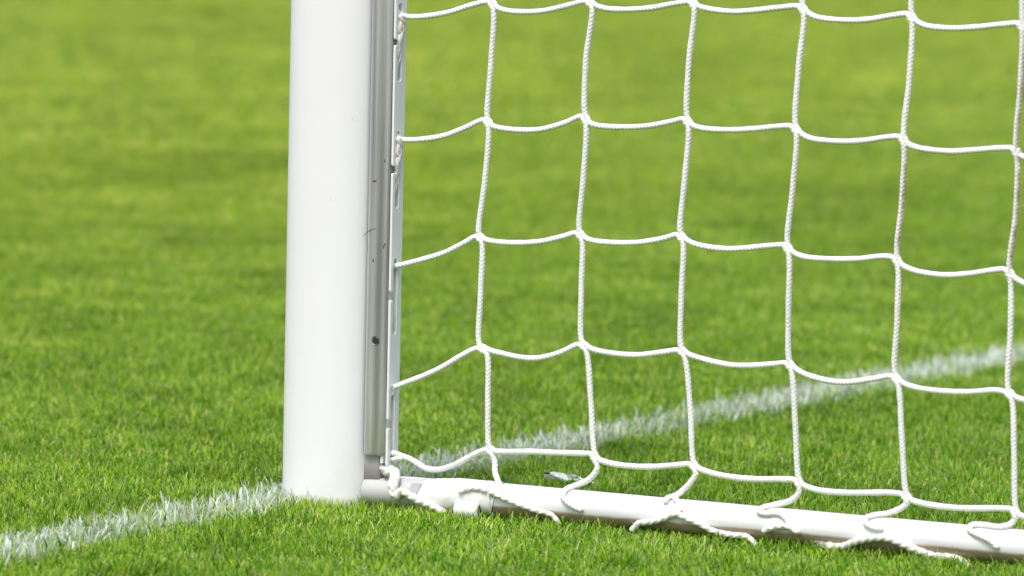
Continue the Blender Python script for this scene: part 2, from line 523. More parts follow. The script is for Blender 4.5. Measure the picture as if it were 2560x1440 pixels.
ZBOT = 0.086
def build_back_profile():
    # raw aluminium side shells: shallow folded section, rounded at the foot
    for side in (1, -1):
        sec = [(0.0860, 0.0160), (0.0866, 0.0180), (0.088, 0.0189), (0.0935, 0.0197), (0.0990, 0.0198), (0.1030, 0.0190), (0.1052, 0.0184), (0.1072, 0.0187), (0.1120, 0.0197), (0.1175, 0.0196), (0.1215, 0.0184), (0.1230, 0.0174), (0.1236, 0.0164)]
        bm = bmesh.new()
        cols = []
        for i, (u, v) in enumerate(sec):
            # rounded lower corners
            d = min(u - sec[0][0], sec[-1][0] - u)
            r = 0.006
            zb = ZBOT + (r - math.sqrt(max(0, r * r - (r - min(d, r)) ** 2)))
            lo, hi = [], []
            for z, inset in ((zb, 0.0022), (zb + 0.0012, 0.0006), (zb + 0.004, 0), (0.16, 0), (0.3, 0), (0.5, 0), (0.8, 0), (HT - 0.05, 0)):
                lo.append(bm.verts.new(W(u, side * (v - inset), z)))
            cols.append(lo)
        for a, b in zip(cols, cols[1:]):
            for k in range(len(a) - 1):
                bm.faces.new((a[k], b[k], b[k + 1], a[k + 1]))
        me = bm_mesh('back_profile', bm, True)
        # normals outward
        o = link('back_profile', me, MAT_ALU, goal)
        md = o.modifiers.new('thick', 'SOLIDIFY'); md.thickness = 0.0018; md.offset = -1 if side == 1 else 1
        if side == 1: shell = o
    # bolt hole: black disc painting the shade of the bore with a threaded steel ring, let into the shell
    u0, z0, v0 = 0.1045, 0.2634, 0.0194
    bm = bmesh.new()
    N = 20
    rings = [(0.0072, 0.0006), (0.0069, -0.0001), (0.0060, -0.0006), (0.0054, 0.0001)]
    rows = []
    for r, dv in rings:
        rows.append([bm.verts.new(W(u0 + r * math.cos(i * math.tau / N) * 0.95, v0 + 0.0004 + dv, z0 + r * math.sin(i * math.tau / N))) for i in range(N)])
    for a, b in zip(rows, rows[1:]):
        for i in range(N): bm.faces.new((a[i], a[(i + 1) % N], b[(i + 1) % N], b[i]))
    hole = link('bolt_hole', bm_mesh('bolt_hole', bm, True), MAT_HOLE, shell)
    bm = bmesh.new()
    cc = bm.verts.new(W(u0 - 0.0006, v0 + 0.0003, z0 + 0.0004))
    rr = [bm.verts.new(W(u0 + 0.0057 * math.cos(i * math.tau / N), v0 + 0.0004, z0 + 0.0057 * math.sin(i * math.tau / N))) for i in range(N)]
    for i in range(N): bm.faces.new((cc, rr[i], rr[(i + 1) % N]))
    link('hole_shadow_plug', bm_mesh('hole_shadow_plug', bm), MAT_DARK, shell).name = 'bore_shade'
    # black core painting the shade in the joint, grey core with painted shade below
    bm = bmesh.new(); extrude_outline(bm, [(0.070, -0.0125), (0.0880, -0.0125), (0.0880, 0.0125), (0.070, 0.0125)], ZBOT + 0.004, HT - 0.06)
    link('joint_shade', bm_mesh('joint_shade', bm), MAT_DARK, goal)
    bm = bmesh.new(); extrude_outline(bm, [(0.060, -0.011), (0.1100, -0.011), (0.1125, -0.008), (0.1125, 0.008), (0.1100, 0.011), (0.060, 0.011)], -0.02, ZBOT + 0.03)
    bmesh.ops.bevel(bm, geom=[e for e in bm.edges], offset=0.0015, segments=2, affect='EDGES')
    link('inner_core', bm_mesh('inner_core', bm), MAT_CORE, goal)
build_back_profile()

SLOTS = [(0.7797, 0.7235, 0.7156, 0.6598), (0.5847, 0.5307, 0.5203, 0.4662), (0.3895, 0.3383, 0.3260, 0.2724), (0.1948, 0.1415, 0.1292, 0.0700)]
SLOTS = [(0.9747, 0.9187, 0.9106, 0.8550)] + SLOTS
def build_rail():
    rail = empty('net_rail', (0, 0, 0)); rail.parent = goal
    rail['label'] = 'white slotted strip down the back of the post'
    # front plate with hook shaped slots open to the outer edge through notches: one outline
    w, s0, s1 = 0.0170, -0.0020, 0.0088         # half width, slot inner and outer side
    zb, zt = 0.072, 1.30
    def plate_outline():
        pts = [(-w + 0.0015, zt), (w, zt)]
        for (top, n1, n0, bot) in SLOTS:
            r = (s1 - s0) / 2; c = (s0 + s1) / 2
            rr = 0.003
            pts += [(w, n1 + rr), (w - 0.0012, n1 + 0.0008), (w - rr, n1), (s1 + 0.0015, n1), (s1, n1 + 0.002)]
            pts += [(c + r * math.cos(a), top - r + r * math.sin(a)) for a in [i * math.pi / 8 for i in range(9)]]
            if bot > zb + 0.001:
                pts += [(c - r * math.cos(a), bot + r - r * math.sin(a)) for a in [i * math.pi / 8 for i in range(9)]]
            else:
                pts += [(s0, zb), (s1, zb)]
            pts += [(s1, n0 - 0.002), (s1 + 0.0015, n0), (w - rr, n0), (w - 0.0012, n0 - 0.0008), (w, n0 - rr)]
        pts += [(w, zb), (-w + 0.0015, zb)]
        return pts
    cu = bpy.data.curves.new('plate', 'CURVE'); cu.dimensions = '2D'; cu.fill_mode = 'BOTH'
    cu.extrude = 0.0012; cu.bevel_depth = 0.0007; cu.bevel_resolution = 1; cu.offset = -0.0007
    P = plate_outline()
    sp = cu.splines.new('POLY'); sp.points.add(len(P) - 1); sp.use_cyclic_u = True
    for q, (a, b) in zip(sp.points, P): q.co = (a, b, 0, 1)
    tmp = bpy.data.objects.new('tmp', cu); COL.objects.link(tmp)
    dg = bpy.context.evaluated_depsgraph_get()
    me = bpy.data.meshes.new_from_object(tmp.evaluated_get(dg)); bpy.data.objects.remove(tmp)
    for v in me.vertices:
        x, y, z = v.co
        v.co = W(0.1266 + z, x, y)
    bm = bmesh.new(); bm.from_mesh(me)
    me = bm_mesh('slotted_plate', bm)
    link('slotted_plate', me, MAT_RAIL, rail)
    # floor of the slots, 9 mm in
    bm = bmesh.new(); extrude_outline(bm, [(0.1155, -0.0160), (0.1195, -0.0160), (0.1195, 0.0160), (0.1155, 0.0160)], zb + 0.003, 1.295)
    link('slot_floor', bm_mesh('slot_floor', bm), MAT_RAIL, rail)
    bm = bmesh.new(); extrude_outline(bm, [(0.1197, -0.0165), (0.1245, -0.0165), (0.1245, -0.0060), (0.1197, -0.0060)], zb + 0.002, 1.296)
    link('rail_web', bm_mesh('rail_web', bm), MAT_RAIL, rail)
build_rail()

def tube_rings(path, N=28, flip=False):
    """path: list of (u, v, z, radius) -> bmesh of a tube roughly along u"""
    bm = bmesh.new(); rows = []
    for (u, v, z, r) in path:
        rows.append([bm.verts.new(W(u, v + r * math.cos(i * math.tau / N), z + r * math.sin(i * math.tau / N))) for i in range(N)])
    for a, b in zip(rows, rows[1:]):
        for i in range(N): bm.faces.new((a[i], a[(i + 1) % N], b[(i + 1) % N], b[i]))
    bm.faces.new(rows[0][::-1]); bm.faces.new(rows[-1])
    return bm
def build_bar():
    bar = empty('ground_bar', W(0.2, 0, ZB)); bar.parent = goal
    bar['label'] = 'white tube on the grass with a muddy brown underside'
    me = bm_mesh('tube', tube_rings([(0.285, 0, ZB, RB - 0.001), (0.286, 0, ZB, RB)] + [(0.3 + 0.1 * i, 0, ZB, RB) for i in range(19)], 40), True); auto_smooth(me, 50)
    link('tube', me, MAT_BAR, bar)
    me = bm_mesh('corner_fitting', tube_rings([(0.0845, 0, 0.0285, 0.0212), (0.0855, 0, 0.0285, 0.0218), (0.10, 0, 0.029, 0.0222), (0.17, 0, 0.0305, 0.0226), (0.262, 0, ZB - 0.002, 0.0226), (0.284, 0, ZB - 0.001, 0.0235)], 32), True); auto_smooth(me, 50)
    fit = link('corner_fitting', me, MAT_FIT, bar)
    # flat flange behind the fitting
    bm = bmesh.new()
    a = [(0.137, 0.006), (0.137, 0.0545), (0.30, 0.0585), (0.30, 0.006)]
    f0 = [bm.verts.new(W(u, -0.004, z)) for u, z in a]; f1 = [bm.verts.new(W(u, -0.010, z)) for u, z in a]
    bm.faces.new(f0); bm.faces.new(f1[::-1])
    for i in range(4): bm.faces.new((f0[i], f0[(i + 1) % 4], f1[(i + 1) % 4], f1[i]))
    bmesh.ops.bevel(bm, geom=list(bm.edges), offset=0.0012, segments=2, affect='EDGES')
    link('flange', bm_mesh('flange', bm), MAT_BAR, bar)
    # grey angular block added on the fitting in place of its opening
    bm = bmesh.new()
    front = [(0.166, 0.0230, 0.0330), (0.1735, 0.0185, 0.0490), (0.1735, 0.0235, 0.0320), (0.190, 0.0190, 0.0490), (0.184, 0.0242, 0.0320)]
    v = [bm.verts.new(W(*q)) for q in front]
    bk = [bm.verts.new(W(q[0], 0.004, q[2])) for q in front]
    bm.faces.new((v[0], v[2], v[1])); bm.faces.new((v[2], v[4], v[3], v[1]))
    bm.faces.new((v[1], v[3], bk[3], bk[1])); bm.faces.new((v[3], v[4], bk[4], bk[3])); bm.faces.new((v[0], v[1], bk[1], bk[0])); bm.faces.new((v[0], bk[0], bk[2], v[2])); bm.faces.new((v[2], bk[2], bk[4], v[4]))
    link('opening_block', bm_mesh('opening_block', bm), MAT_GREY, bar)
    # crumpled white tape wound over the joint
    N, K = 64, 60
    V = []
    for j in range(K):
        t = j / (K - 1); u = 0.180 + 0.135 * t
        R0 = (0.0228 + 0.0032 * min(1, t * 3)) + 0.0006
        zc = 0.031 + (ZB - 0.031) * min(1, t * 2)
        for i in range(N):
            a = i * math.tau / N
            wob = 0.0003 * math.sin(9 * a + 40 * t) * math.sin(23 * t + 3 * a) + 0.0002 * math.sin(5 * a - 30 * t) + 0.0005 * (1 if (t * 5 + a / math.tau) % 1 < 0.08 else 0)
            sk = 0.010 * math.sin(a + 0.6) * (1 if j in (0, K - 1) else 0.8)
            V.append(W(u + sk, (R0 + wob) * math.cos(a), zc + (R0 + wob) * math.sin(a)))
    F = np.array([[j * N + i, j * N + (i + 1) % N, (j + 1) * N + (i + 1) % N, (j + 1) * N + i] for j in range(K - 1) for i in range(N)])
    k = M('white_tape')
    k.link(k.ramp(k.noise(60, 4), [(0.3, (0.70, 0.69, 0.69)), (0.7, (0.82, 0.81, 0.81))]), k.b.inputs['Base Color'])
    k.b.inputs['Roughness'].default_value = 0.3
    k.bump(k.noise(120, 4, 0.7), 0.35, 0.0012)
    link('tape', np_mesh('tape', np.array(V), F, True), k.m, bar)
    # short hinge sleeve in front, a black disc painting the shade in its open end
    vs, zs = 0.0190, 0.0165
    me = bm_mesh('sleeve', tube_rings([(0.2555, vs, zs, 0.0150), (0.2565, vs, zs, 0.0165), (0.2590, vs, zs, 0.0165), (0.2592, vs, zs, 0.0160), (0.2920, vs, zs, 0.0160), (0.2922, vs, zs, 0.0166), (0.2955, vs, zs, 0.0166), (0.2962, vs, zs, 0.0150)], 32), True); auto_smooth(me)
    sl = link('sleeve', me, MAT_RAIL, bar)
    me = bm_mesh('sleeve_shade', tube_rings([(0.2955, vs, zs, 0.0120), (0.2968, vs, zs, 0.0120)], 24))
    link('sleeve_shade', me, MAT_DARK, sl)
build_bar()

# ------------------------------------------------------------------ cords
def catmull(P, ds, alpha=0.5):
    P = np.asarray(P, dtype=float)
    keep = [0] + [i for i in range(1, len(P)) if np.linalg.norm(P[i] - P[i - 1]) > 1e-5]
    P = P[keep]
    P = np.vstack([2 * P[0] - P[1], P, 2 * P[-1] - P[-2]])
    out = []
    for i in range(1, len(P) - 2):
        p0, p1, p2, p3 = P[i - 1:i + 3]
        t0 = 0; t1 = t0 + np.linalg.norm(p1 - p0) ** alpha; t2 = t1 + np.linalg.norm(p2 - p1) ** alpha; t3 = t2 + np.linalg.norm(p3 - p2) ** alpha
        n = max(2, int(np.linalg.norm(p2 - p1) / ds))
        t = np.linspace(t1, t2, n, endpoint=False)[:, None]
        A1 = (t1 - t) / (t1 - t0) * p0 + (t - t0) / (t1 - t0) * p1
        A2 = (t2 - t) / (t2 - t1) * p1 + (t - t1) / (t2 - t1) * p2
        A3 = (t3 - t) / (t3 - t2) * p2 + (t - t2) / (t3 - t2) * p3
        B1 = (t2 - t) / (t2 - t0) * A1 + (t - t0) / (t2 - t0) * A2
        B2 = (t3 - t) / (t3 - t1) * A2 + (t - t1) / (t3 - t1) * A3
        out.append((t2 - t) / (t2 - t1) * B1 + (t - t1) / (t2 - t1) * B2)
    out.append(P[-2:-1])
    C = np.vstack(out)
    # even spacing
    d = np.concatenate([[0], np.cumsum(np.linalg.norm(np.diff(C, axis=0), axis=1))])
    m = max(4, int(d[-1] / ds))
    s = np.linspace(0, d[-1], m)
    return np.stack([np.interp(s, d, C[:, i]) for i in range(3)], 1), s
def cord_mesh(name, P, R, style='braid', ds=0.0009, N=14, taper=None, dirt=None, pitch=0.0062):
    """P in goal coordinates (u, v, z)"""
    C, s = catmull(Wn(P), ds)
    T = np.gradient(C, axis=0); T /= np.linalg.norm(T, axis=1)[:, None]
    n0 = np.cross(T[0], [0.3, 0.2, 0.93]); n0 /= np.linalg.norm(n0)
    Ns = np.zeros_like(C); Ns[0] = n0
    for i in range(1, len(C)):
        q = Ns[i - 1] - T[i] * (Ns[i - 1] @ T[i]); Ns[i] = q / np.linalg.norm(q)
    Bs = np.cross(T, Ns)
    th = np.arange(N) * math.tau / N
    k = math.tau / pitch
    if style == 'braid':
        bump = np.maximum(np.cos(3 * th[None] + k * s[:, None]), np.cos(3 * th[None] - k * s[:, None]))
        rr = R * (0.94 + 0.19 * bump)
    elif style == 'twist':
        bump = np.abs(np.cos(1.5 * (th[None] + k * s[:, None] / 3)))
        rr = R * (0.74 + 0.32 * bump)
    else:
        rr = R * np.ones((len(s), N))
    wob = 1 + 0.03 * np.sin(s * 90 + R * 1e5) + 0.02 * np.sin(s * 230)
    rr = rr * wob[:, None]
    if taper is not None: rr = rr * np.interp(s / s[-1], taper[0], taper[1])[:, None]
    # closed, rounded ends
    e = np.minimum(1, np.sqrt(np.clip((np.minimum(s, s[-1] - s) + 1e-6) / (R * 0.8), 0.02, 1)))
    rr = rr * e[:, None]
    V = C[:, None] + rr[..., None] * (np.cos(th)[None, :, None] * Ns[:, None] + np.sin(th)[None, :, None] * Bs[:, None])
    m = len(C)
    i = np.arange(m - 1)[:, None] * N; j = np.arange(N)[None]
    F = np.stack([i + j, i + (j + 1) % N, i + N + (j + 1) % N, i + N + j], -1).reshape(-1, 4)
    me = np_mesh(name, V.reshape(-1, 3), F, True)
    a = me.attributes.new('dirt', 'FLOAT', 'POINT')
    D = np.zeros((m, N))
    if dirt is not None:
        D = dirt(C, V, Ns, Bs, th)
    a.data.foreach_set('value', D.astype(np.float32).ravel())
    return me

# measured shape of the net, metres: T/B upper and lower end of every joint, SAG points along each hanging cord
T=(((.2816,.7886),(.4506,.7963),(.6252,.8018),(.8031,.8016),(.9776,.7969),(1.1545,.7901)),((.2770,.6095),(.4462,.6231),(.6199,.6279),(.7983,.6253),(.9715,.6181),(1.1495,.6102)),((.2673,.4330),(.4398,.4479),(.6125,.4555),(.7909,.4499),(.9678,.4422),(1.1450,.4349)),((.2748,.2643),(.4481,.2808),(.6172,.2832),(.7985,.2765),(.9711,.2696),(1.1506,.2588)),((.2952,.1107),(.4749,.1165),(.6425,.1143),(.8172,.1040),(.9924,.0966),(1.1668,.0884)))
B=(((.2888,.7780),(.4597,.7871),(.6314,.7932),(.8099,.7908),(.9831,.7860),(1.1586,.7805)),((.2834,.5989),(.4526,.6114),(.6269,.6169),(.8045,.6145),(.9770,.6067),(1.1556,.5984)),((.2758,.4250),(.4482,.4375),(.6208,.4452),(.7978,.4385),(.9740,.4303),(1.1511,.4225)),((.2896,.2567),(.4586,.2724),(.6261,.2748),(.8060,.2669),(.9805,.2579),(1.1598,.2490)),((.3037,.1040),(.4806,.1066),(.6495,.1058),(.8228,.0950),(.9985,.0871),(1.1709,.0794)))
SAG=((((.1395,.7587),(.1675,.7605),(.2092,.7682),(.2472,.7800)),((.3075,.7751),(.3406,.7740),(.3748,.7771),(.4155,.7865)),((.4800,.7849),(.5104,.7843),(.5574,.7885),(.5973,.7966)),((.6520,.7910),(.6905,.7884),(.7234,.7909),(.7692,.7974)),((.8283,.7857),(.8738,.7828),(.9125,.7855),(.9508,.7929)),((1.0024,.7805),(1.0407,.7780),(1.0786,.7807),(1.1288,.7873))),(((.1368,.5710),(.1718,.5739),(.2067,.5812),(.2412,.5944)),((.3036,.5969),(.3381,.5956),(.3724,.5985),(.4131,.6101)),((.4710,.6093),(.5150,.6091),(.5620,.6138),(.5987,.6221)),((.6456,.6143),(.6954,.6138),(.7349,.6175),(.7742,.6230)),((.8236,.6084),(.8758,.6057),(.9145,.6094),(.9497,.6158)),((.9950,.6030),(1.0462,.5998),(1.0841,.6034),(1.1282,.6086))),(((.1411,.3810),(.1761,.3911),(.2108,.4029),(.2453,.4202)),((.2939,.4249),(.3354,.4249),(.3766,.4297),(.4140,.4392)),((.4687,.4357),(.5196,.4357),(.5532,.4395),(.5866,.4468)),((.6437,.4406),(.6903,.4374),(.7266,.4408),(.7660,.4467)),((.8189,.4338),(.8711,.4329),(.9099,.4358),(.9485,.4416)),((.9973,.4241),(1.0453,.4200),(1.0834,.4241),(1.1274,.4326))),(((.1383,.1954),(.1802,.2125),(.2149,.2296),(.2494,.2503)),((.3118,.2564),(.3465,.2521),(.3741,.2528),(.4116,.2632)),((.4763,.2712),(.5138,.2683),(.5476,.2694),(.5878,.2764)),((.6516,.2717),(.6984,.2654),(.7381,.2670),(.7743,.2718)),((.8239,.2616),(.8633,.2538),(.8959,.2537),(.9410,.2622)),((1.0024,.2542),(1.0442,.2513),(1.0887,.2527),(1.1330,.2582))),(((.1407,.0878),(.1620,.0821),(.1870,.0711),(.2116,.0718),(.2394,.0819),(.2704,.0990)),((.3259,.1075),(.3707,.1109),(.4189,.1128),(.4565,.1145)),((.5011,.1040),(.5351,.1018),(.5756,.1037),(.6158,.1092)),((.6763,.1019),(.7163,.0985),(.7561,.0992),(.7956,.1023)),((.8484,.0911),(.8877,.0900),(.9331,.0931),(.9718,.0962)),((1.0237,.0844),(1.0621,.0823),(1.1004,.0836),(1.1447,.0872))))
VERT=(((.2839,.6933),(.4488,.7065),(.6230,.7111),(.8024,.7101),(.9798,.7034),(1.1556,.6970)),((.2771,.5174),(.4472,.5325),(.6203,.5387),(.7996,.5365),(.9749,.5256),(1.1544,.5181)),((.2749,.3471),(.4468,.3609),(.6176,.3657),(.7975,.3563),(.9738,.3501),(1.1523,.3443)),((.2928,.1838),(.4674,.1963),(.6355,.1994),(.8122,.1885),(.9866,.1808),(1.1648,.1709)))
START=(((.1154,.7675),(.1226,.7617)),((.1183,.5774),(.1255,.5722)),((.1200,.3779),(.1270,.3783)),((.1188,.1805),(.1242,.1895)),((.1180,.0898),(.1293,.0901)))
TAIL=(((.3068,-.0000,.0902),(.3100,-.0000,.0752),(.3216,.0127,.0602),(.3290,.0219,.0532)),((.4829,.0000,.0977),(.4804,-.0000,.0884),(.4677,.0000,.0753),(.4420,-.0000,.0636),(.4375,.0154,.0587),(.4380,.0236,.0511),(.4480,.0276,.0432),(.4639,.0291,.0362),(.4763,.0291,.0330)),((.6490,.0000,.0986),(.6400,-.0000,.0841),(.6250,-.0000,.0697),(.6196,.0074,.0622),(.6322,.0197,.0555),(.6366,.0264,.0463),(.6326,.0287,.0390)),((.8204,.0000,.0841),(.8076,-.0000,.0718),(.7816,.0002,.0631),(.7688,.0152,.0589),(.7660,.0213,.0539),(.7768,.0229,.0520),(.7976,.0211,.0541),(.8137,.0255,.0481),(.8208,.0287,.0390),(.8349,.0289,.0301)),((.9973,.0000,.0847),(.9866,-.0000,.0744),(.9663,-.0000,.0657),(.9481,.0079,.0620),(.9394,.0164,.0581),(.9420,.0230,.0519),(.9547,.0262,.0468),(.9717,.0266,.0459)),((1.1691,-.0000,.0758),(1.1637,-.0000,.0672),(1.1525,.0085,.0619),(1.1216,.0075,.0621),(1.1064,.0116,.0607),(1.1054,.0189,.0562),(1.1131,.0229,.0520),(1.1306,.0262,.0468),(1.1483,.0284,.0403),(1.1570,.0291,.0318)))
STUB=((.6237,-.0000,.0678),(.6148,.0020,.0631),(.6091,.0129,.0601),(.6103,.0213,.0538))
LACE={'a':((.5692,.0272,.0205),(.5895,.0289,.0247),(.6102,.0302,.0308),(.6331,.0297,.0404),(.6503,.0303,.0358),(.6703,.0301,.0297),(.6955,.0267,.0195),(.7211,.0245,.0160),(.7504,.0235,.0147)),'b':((.7760,.0291,.0252),(.7876,.0303,.0310),(.8046,.0303,.0360),(.8190,.0303,.0366),(.8290,.0304,.0327),(.8387,.0299,.0287)),'c':((.8764,.0234,.0146),(.8872,.0213,.0123),(.9055,.0229,.0140),(.9328,.0291,.0253),(.9571,.0303,.0315),(.9816,.0304,.0330),(1.0052,.0295,.0267),(1.0283,.0264,.0189),(1.0500,.0216,.0126),(1.0891,.0191,.0104)),'d':((.2604,.0292,.0423),(.2729,.0270,.0480),(.2890,.0249,.0515),(.3123,.0266,.0487),(.3405,.0296,.0409),(.3687,.0304,.0329),(.3959,.0295,.0265),(.4225,.0276,.0211)),'knot':((.0914,.0000,.0705),(.1021,-.0000,.0725),(.1103,-.0020,.0643),(.1288,.0127,.0616),(.1365,.0088,.0631),(.1459,.0200,.0569),(.1478,.0276,.0467),(.1468,.0304,.0346),(.1524,.0300,.0289),(.1615,.0303,.0370),(.1737,.0304,.0331),(.1908,.0293,.0257),(.2106,.0268,.0197))}

RR = 0.0041
NC, NR = 6, 5
DX = 0.174
def up_row(r, dz): return tuple((s + 0.003, z + dz) for s, z in r)
# one more row of meshes above the picture and one more column to the right of it
T = (up_row(T[0], 0.182),) + T
B = (up_row(B[0], 0.182),) + B
SAG = (tuple(up_row(q, 0.182) for q in SAG[0]),) + SAG
START = (up_row(START[0], 0.19),) + START
VERT = (tuple((s + 0.001, z + 0.182) for s, z in VERT[0]),) + VERT
NR = 6
def ext(r): return tuple(r) + ((2 * r[-1][0] - r[-2][0], 2 * r[-1][1] - r[-2][1]),)
T = tuple(ext(r) for r in T); B = tuple(ext(r) for r in B); VERT = tuple(ext(r) for r in VERT)
SAG = tuple(tuple(r) + (tuple((2 * a[0] - b[0], 2 * a[1] - b[1]) for a, b in zip(r[-1], r[-2])),) for r in SAG)
TAIL = tuple(TAIL) + (tuple((p[0] + DX, p[1], p[2]) for p in TAIL[-1]),)
NC = 7

def vplane(s, z):                                    # the net hangs with a very slight belly
    return 0.004 * math.sin(s * 7.0 + z * 5.0)
def p3(sz, dv=0.0, perp=None, off=0.0):
    s, z = sz
    if perp: s, z = s + perp[0] * off, z + perp[1] * off
    return (s, vplane(s, z) * min(1.0, max(0.0, (z - 0.09) / 0.1)) + dv, z)
def joint(r, c):
    t, b = T[r][c], B[r][c]
    d = (b[0] - t[0], b[1] - t[1]); L = math.hypot(*d); d = (d[0] / L, d[1] / L)
    return t, b, (-d[1], d[0])                       # perp points up and to the right of the joint
OFF = 0.0036

DIRTS = [(0.955, 1.005, 0.42, 0.625, 1.3), (1.13, 1.175, 0.40, 0.78, 1.1), (0.78, 0.81, 0.29, 0.42, 0.45), (0.96, 0.99, 0.24, 0.42, 0.35), (1.135, 1.16, 0.12, 0.38, 0.3), (0.785, 0.81, 0.46, 0.62, 0.3), (0.795, 0.82, 0.12, 0.24, 0.2)]
def net_dirt(C, V, Ns, Bs, th):
    u = C @ np.array(BDIR); z = C[:, 2]
    T_ = np.cross(Ns, Bs)
    vert = np.abs(T_[:, 2]) > 0.8
    out = np.zeros(V.shape[:2])
    nrm = V - C[:, None]; nrm = nrm / np.linalg.norm(nrm, axis=2)[..., None]
    side = np.clip(0.35 + 0.9 * (nrm @ np.array(BDIR)), 0, 1)
    for (u0, u1, z0, z1, k) in DIRTS:
        w = np.clip(np.minimum(z - z0, z1 - z) / 0.05, 0, 1) * ((u > u0) & (u < u1) & vert)
        out = np.maximum(out, side * (w * k)[:, None])
    return out

net = empty('goal_net', W(0.12, 0, 0.0))
tag(net, 'white braided square mesh net tied between the post rail and the ground bar', 'net')
def staircase(path):
    """path: list of steps ('h', r, c) = along row r from joint c-1 to joint c, ('v', r, c) = down column c from row r-1 to row r"""
    pts = []
    for n, (k, r, c) in enumerate(path):
        t, b, pp = joint(r, c)
        if k == 'h':                                 # arrives from the left, leaves downwards: lower side of the joint
            if c == 0:
                st = START[r]
                pts += [(st[0][0] - 0.003, 0.003, st[0][1] + 0.002), (st[0][0] + 0.004, 0.002, st[0][1]), (st[1][0] + 0.003, 0.001, st[1][1])]
            pts += [p3(q) for q in SAG[r][c]]
            pts += [p3(t, 0.0006, pp, -OFF), p3(((t[0] + b[0]) / 2, (t[1] + b[1]) / 2), 0.0008, pp, -OFF * 0.85), p3(b, 0.0004, pp, -OFF * 0.7)]
        else:
            if r > 0: pts.append(p3(VERT[r - 1][c]))
            else: pts.append(p3((t[0] + 0.004, t[1] + 0.09)))
            pts += [p3(t, -0.0006, pp, OFF * 0.7), p3(((t[0] + b[0]) / 2, (t[1] + b[1]) / 2), -0.0008, pp, OFF * 0.85), p3(b, -0.0004, pp, OFF)]
        last = (k, r, c)
    return pts, last
starts = [('h', r, 0) for r in range(NR)] + [('v', 0, c) for c in range(NC)]
for st in starts:
    path = [st]
    while True:
        k, r, c = path[-1]
        if k == 'h':
            if r + 1 < NR: path.append(('v', r + 1, c))
            else: break
        else:
            if c + 1 < NC: path.append(('h', r, c + 1))
            else: break
    pts, (k, r, c) = staircase(path)
    if k == 'h' and r == NR - 1:
        tl = TAIL[c]
        if len(tl) <= 4: pts += [(tl[0][0], 0, tl[0][2]), (tl[1][0], 0.004, tl[1][2]), tl[2], tl[3], (tl[3][0] + 0.004, tl[3][1] + 0.007, tl[3][2] - 0.012)]
        else: pts += list(tl)
    link('cord', cord_mesh('cord', pts, RR, 'braid', dirt=net_dirt), MAT_ROPE, net)
# short stub of the third tie, lying on the bar
link('cord', cord_mesh('cord', [(0.6300, 0.002, 0.0720)] + list(STUB), RR * 0.95, 'braid'), MAT_ROPE, net)
# the second strand of the lowest tie at the rail
link('cord', cord_mesh('cord', [(0.1185, 0.004, 0.0800), (0.1275, 0.002, 0.0805), (0.1385, 0.001, 0.0835), (0.1460, 0.002, 0.0830)], RR * 0.9, 'braid'), MAT_ROPE, net)

# twisted lashings wound down in the two upper slots
def lashing(zt, zb, lab):
    t = empty('lashing', W(0.125, 0.003, zt))
    tag(t, lab, 'rope lashing', 'lashings in the rail slots')
    n = 11
    a = [(0.1300 - 0.006 * (i / n) ** 2, 0.0030 + 0.0030 * math.cos(i * 1.25), zt - (zt - zb) * i / n) for i in range(n + 1)]
    b = [(0.1292 - 0.006 * (i / n) ** 2, 0.0030 - 0.0030 * math.cos(i * 1.25), zt - 0.004 - (zt - zb - 0.01) * i / n) for i in range(n + 1)]
    tp = ([0, 0.15, 0.55, 1], [1.0, 1.05, 0.8, 0.28])
    link('strand', cord_mesh('strand', a, 0.0052, 'twist', taper=tp, pitch=0.012, dirt=lambda C, V, Ns, Bs, th: np.full(V.shape[:2], 0.3)), MAT_LACE, t)
    link('strand', cord_mesh('strand', b, 0.0048, 'twist', taper=tp, pitch=0.012, dirt=lambda C, V, Ns, Bs, th: np.full(V.shape[:2], 0.4)), MAT_LACE, t)
lashing(0.764, 0.672, 'frayed white twisted lashing in the top visible slot of the post rail')
lashing(0.577, 0.482, 'frayed white twisted lashing in the second slot down of the post rail')

# ------------------------------------------------------------------ lacing cords on the ground bar
def frays(p, d, n, L, parent):
    V, F = [], []
    for i in range(n):
        q = np.array([d[0] + random.gauss(0, 0.45), d[1] + random.gauss(0, 0.45), d[2] + random.gauss(0, 0.45)]); q = q / np.linalg.norm(q) * L * random.uniform(0.5, 1.2)
        s = np.array(p) + np.array([random.gauss(0, 0.0018) for _ in range(3)])
        P = [s, s + q * 0.5 + np.array([0, 0, random.uniform(-0.001, 0.001)]), s + q + np.array([0, 0, random.uniform(-0.003, 0.001)])]
        base = len(V)
        for j, x in enumerate(P):
            w = (0.0006, 0.0005, 0.00015)[j]
            for k in range(3):
                a = k * math.tau / 3
                V.append(Wn(x + np.array([math.cos(a) * w, math.sin(a) * w, math.sin(a + 1) * w])))
        for j in range(2):
            for k in range(3):
                F.append([base + j * 3 + k, base + j * 3 + (k + 1) % 3, base + (j + 1) * 3 + (k + 1) % 3, base + (j + 1) * 3 + k])
    link('fray', np_mesh('fray', np.array(V), np.array(F)), MAT_LACE, parent)
def lacing(path, R, label, fray=None, style='twist', taper=None):
    p0 = path[0]
    t = empty('lacing_rope', W(*p0))
    tag(t, label, 'rope', 'ropes lacing the net to the bar')
    link('strand', cord_mesh('strand', path, R, style, taper=taper, pitch=0.013, dirt=lambda C, V, Ns, Bs, th: np.full(V.shape[:2], 0.10)), MAT_LACE, t)
    P_, s_len = catmull(path, 0.012)
    for q in P_[1:-1:2]:                                  # loose fibres standing off the worn rope
        frays(q, (0.2, 0.6, 0.5), 3, 0.008, t)
    if fray:
        e, d, n, L = fray
        frays(e, d, n, L, t)
    return t
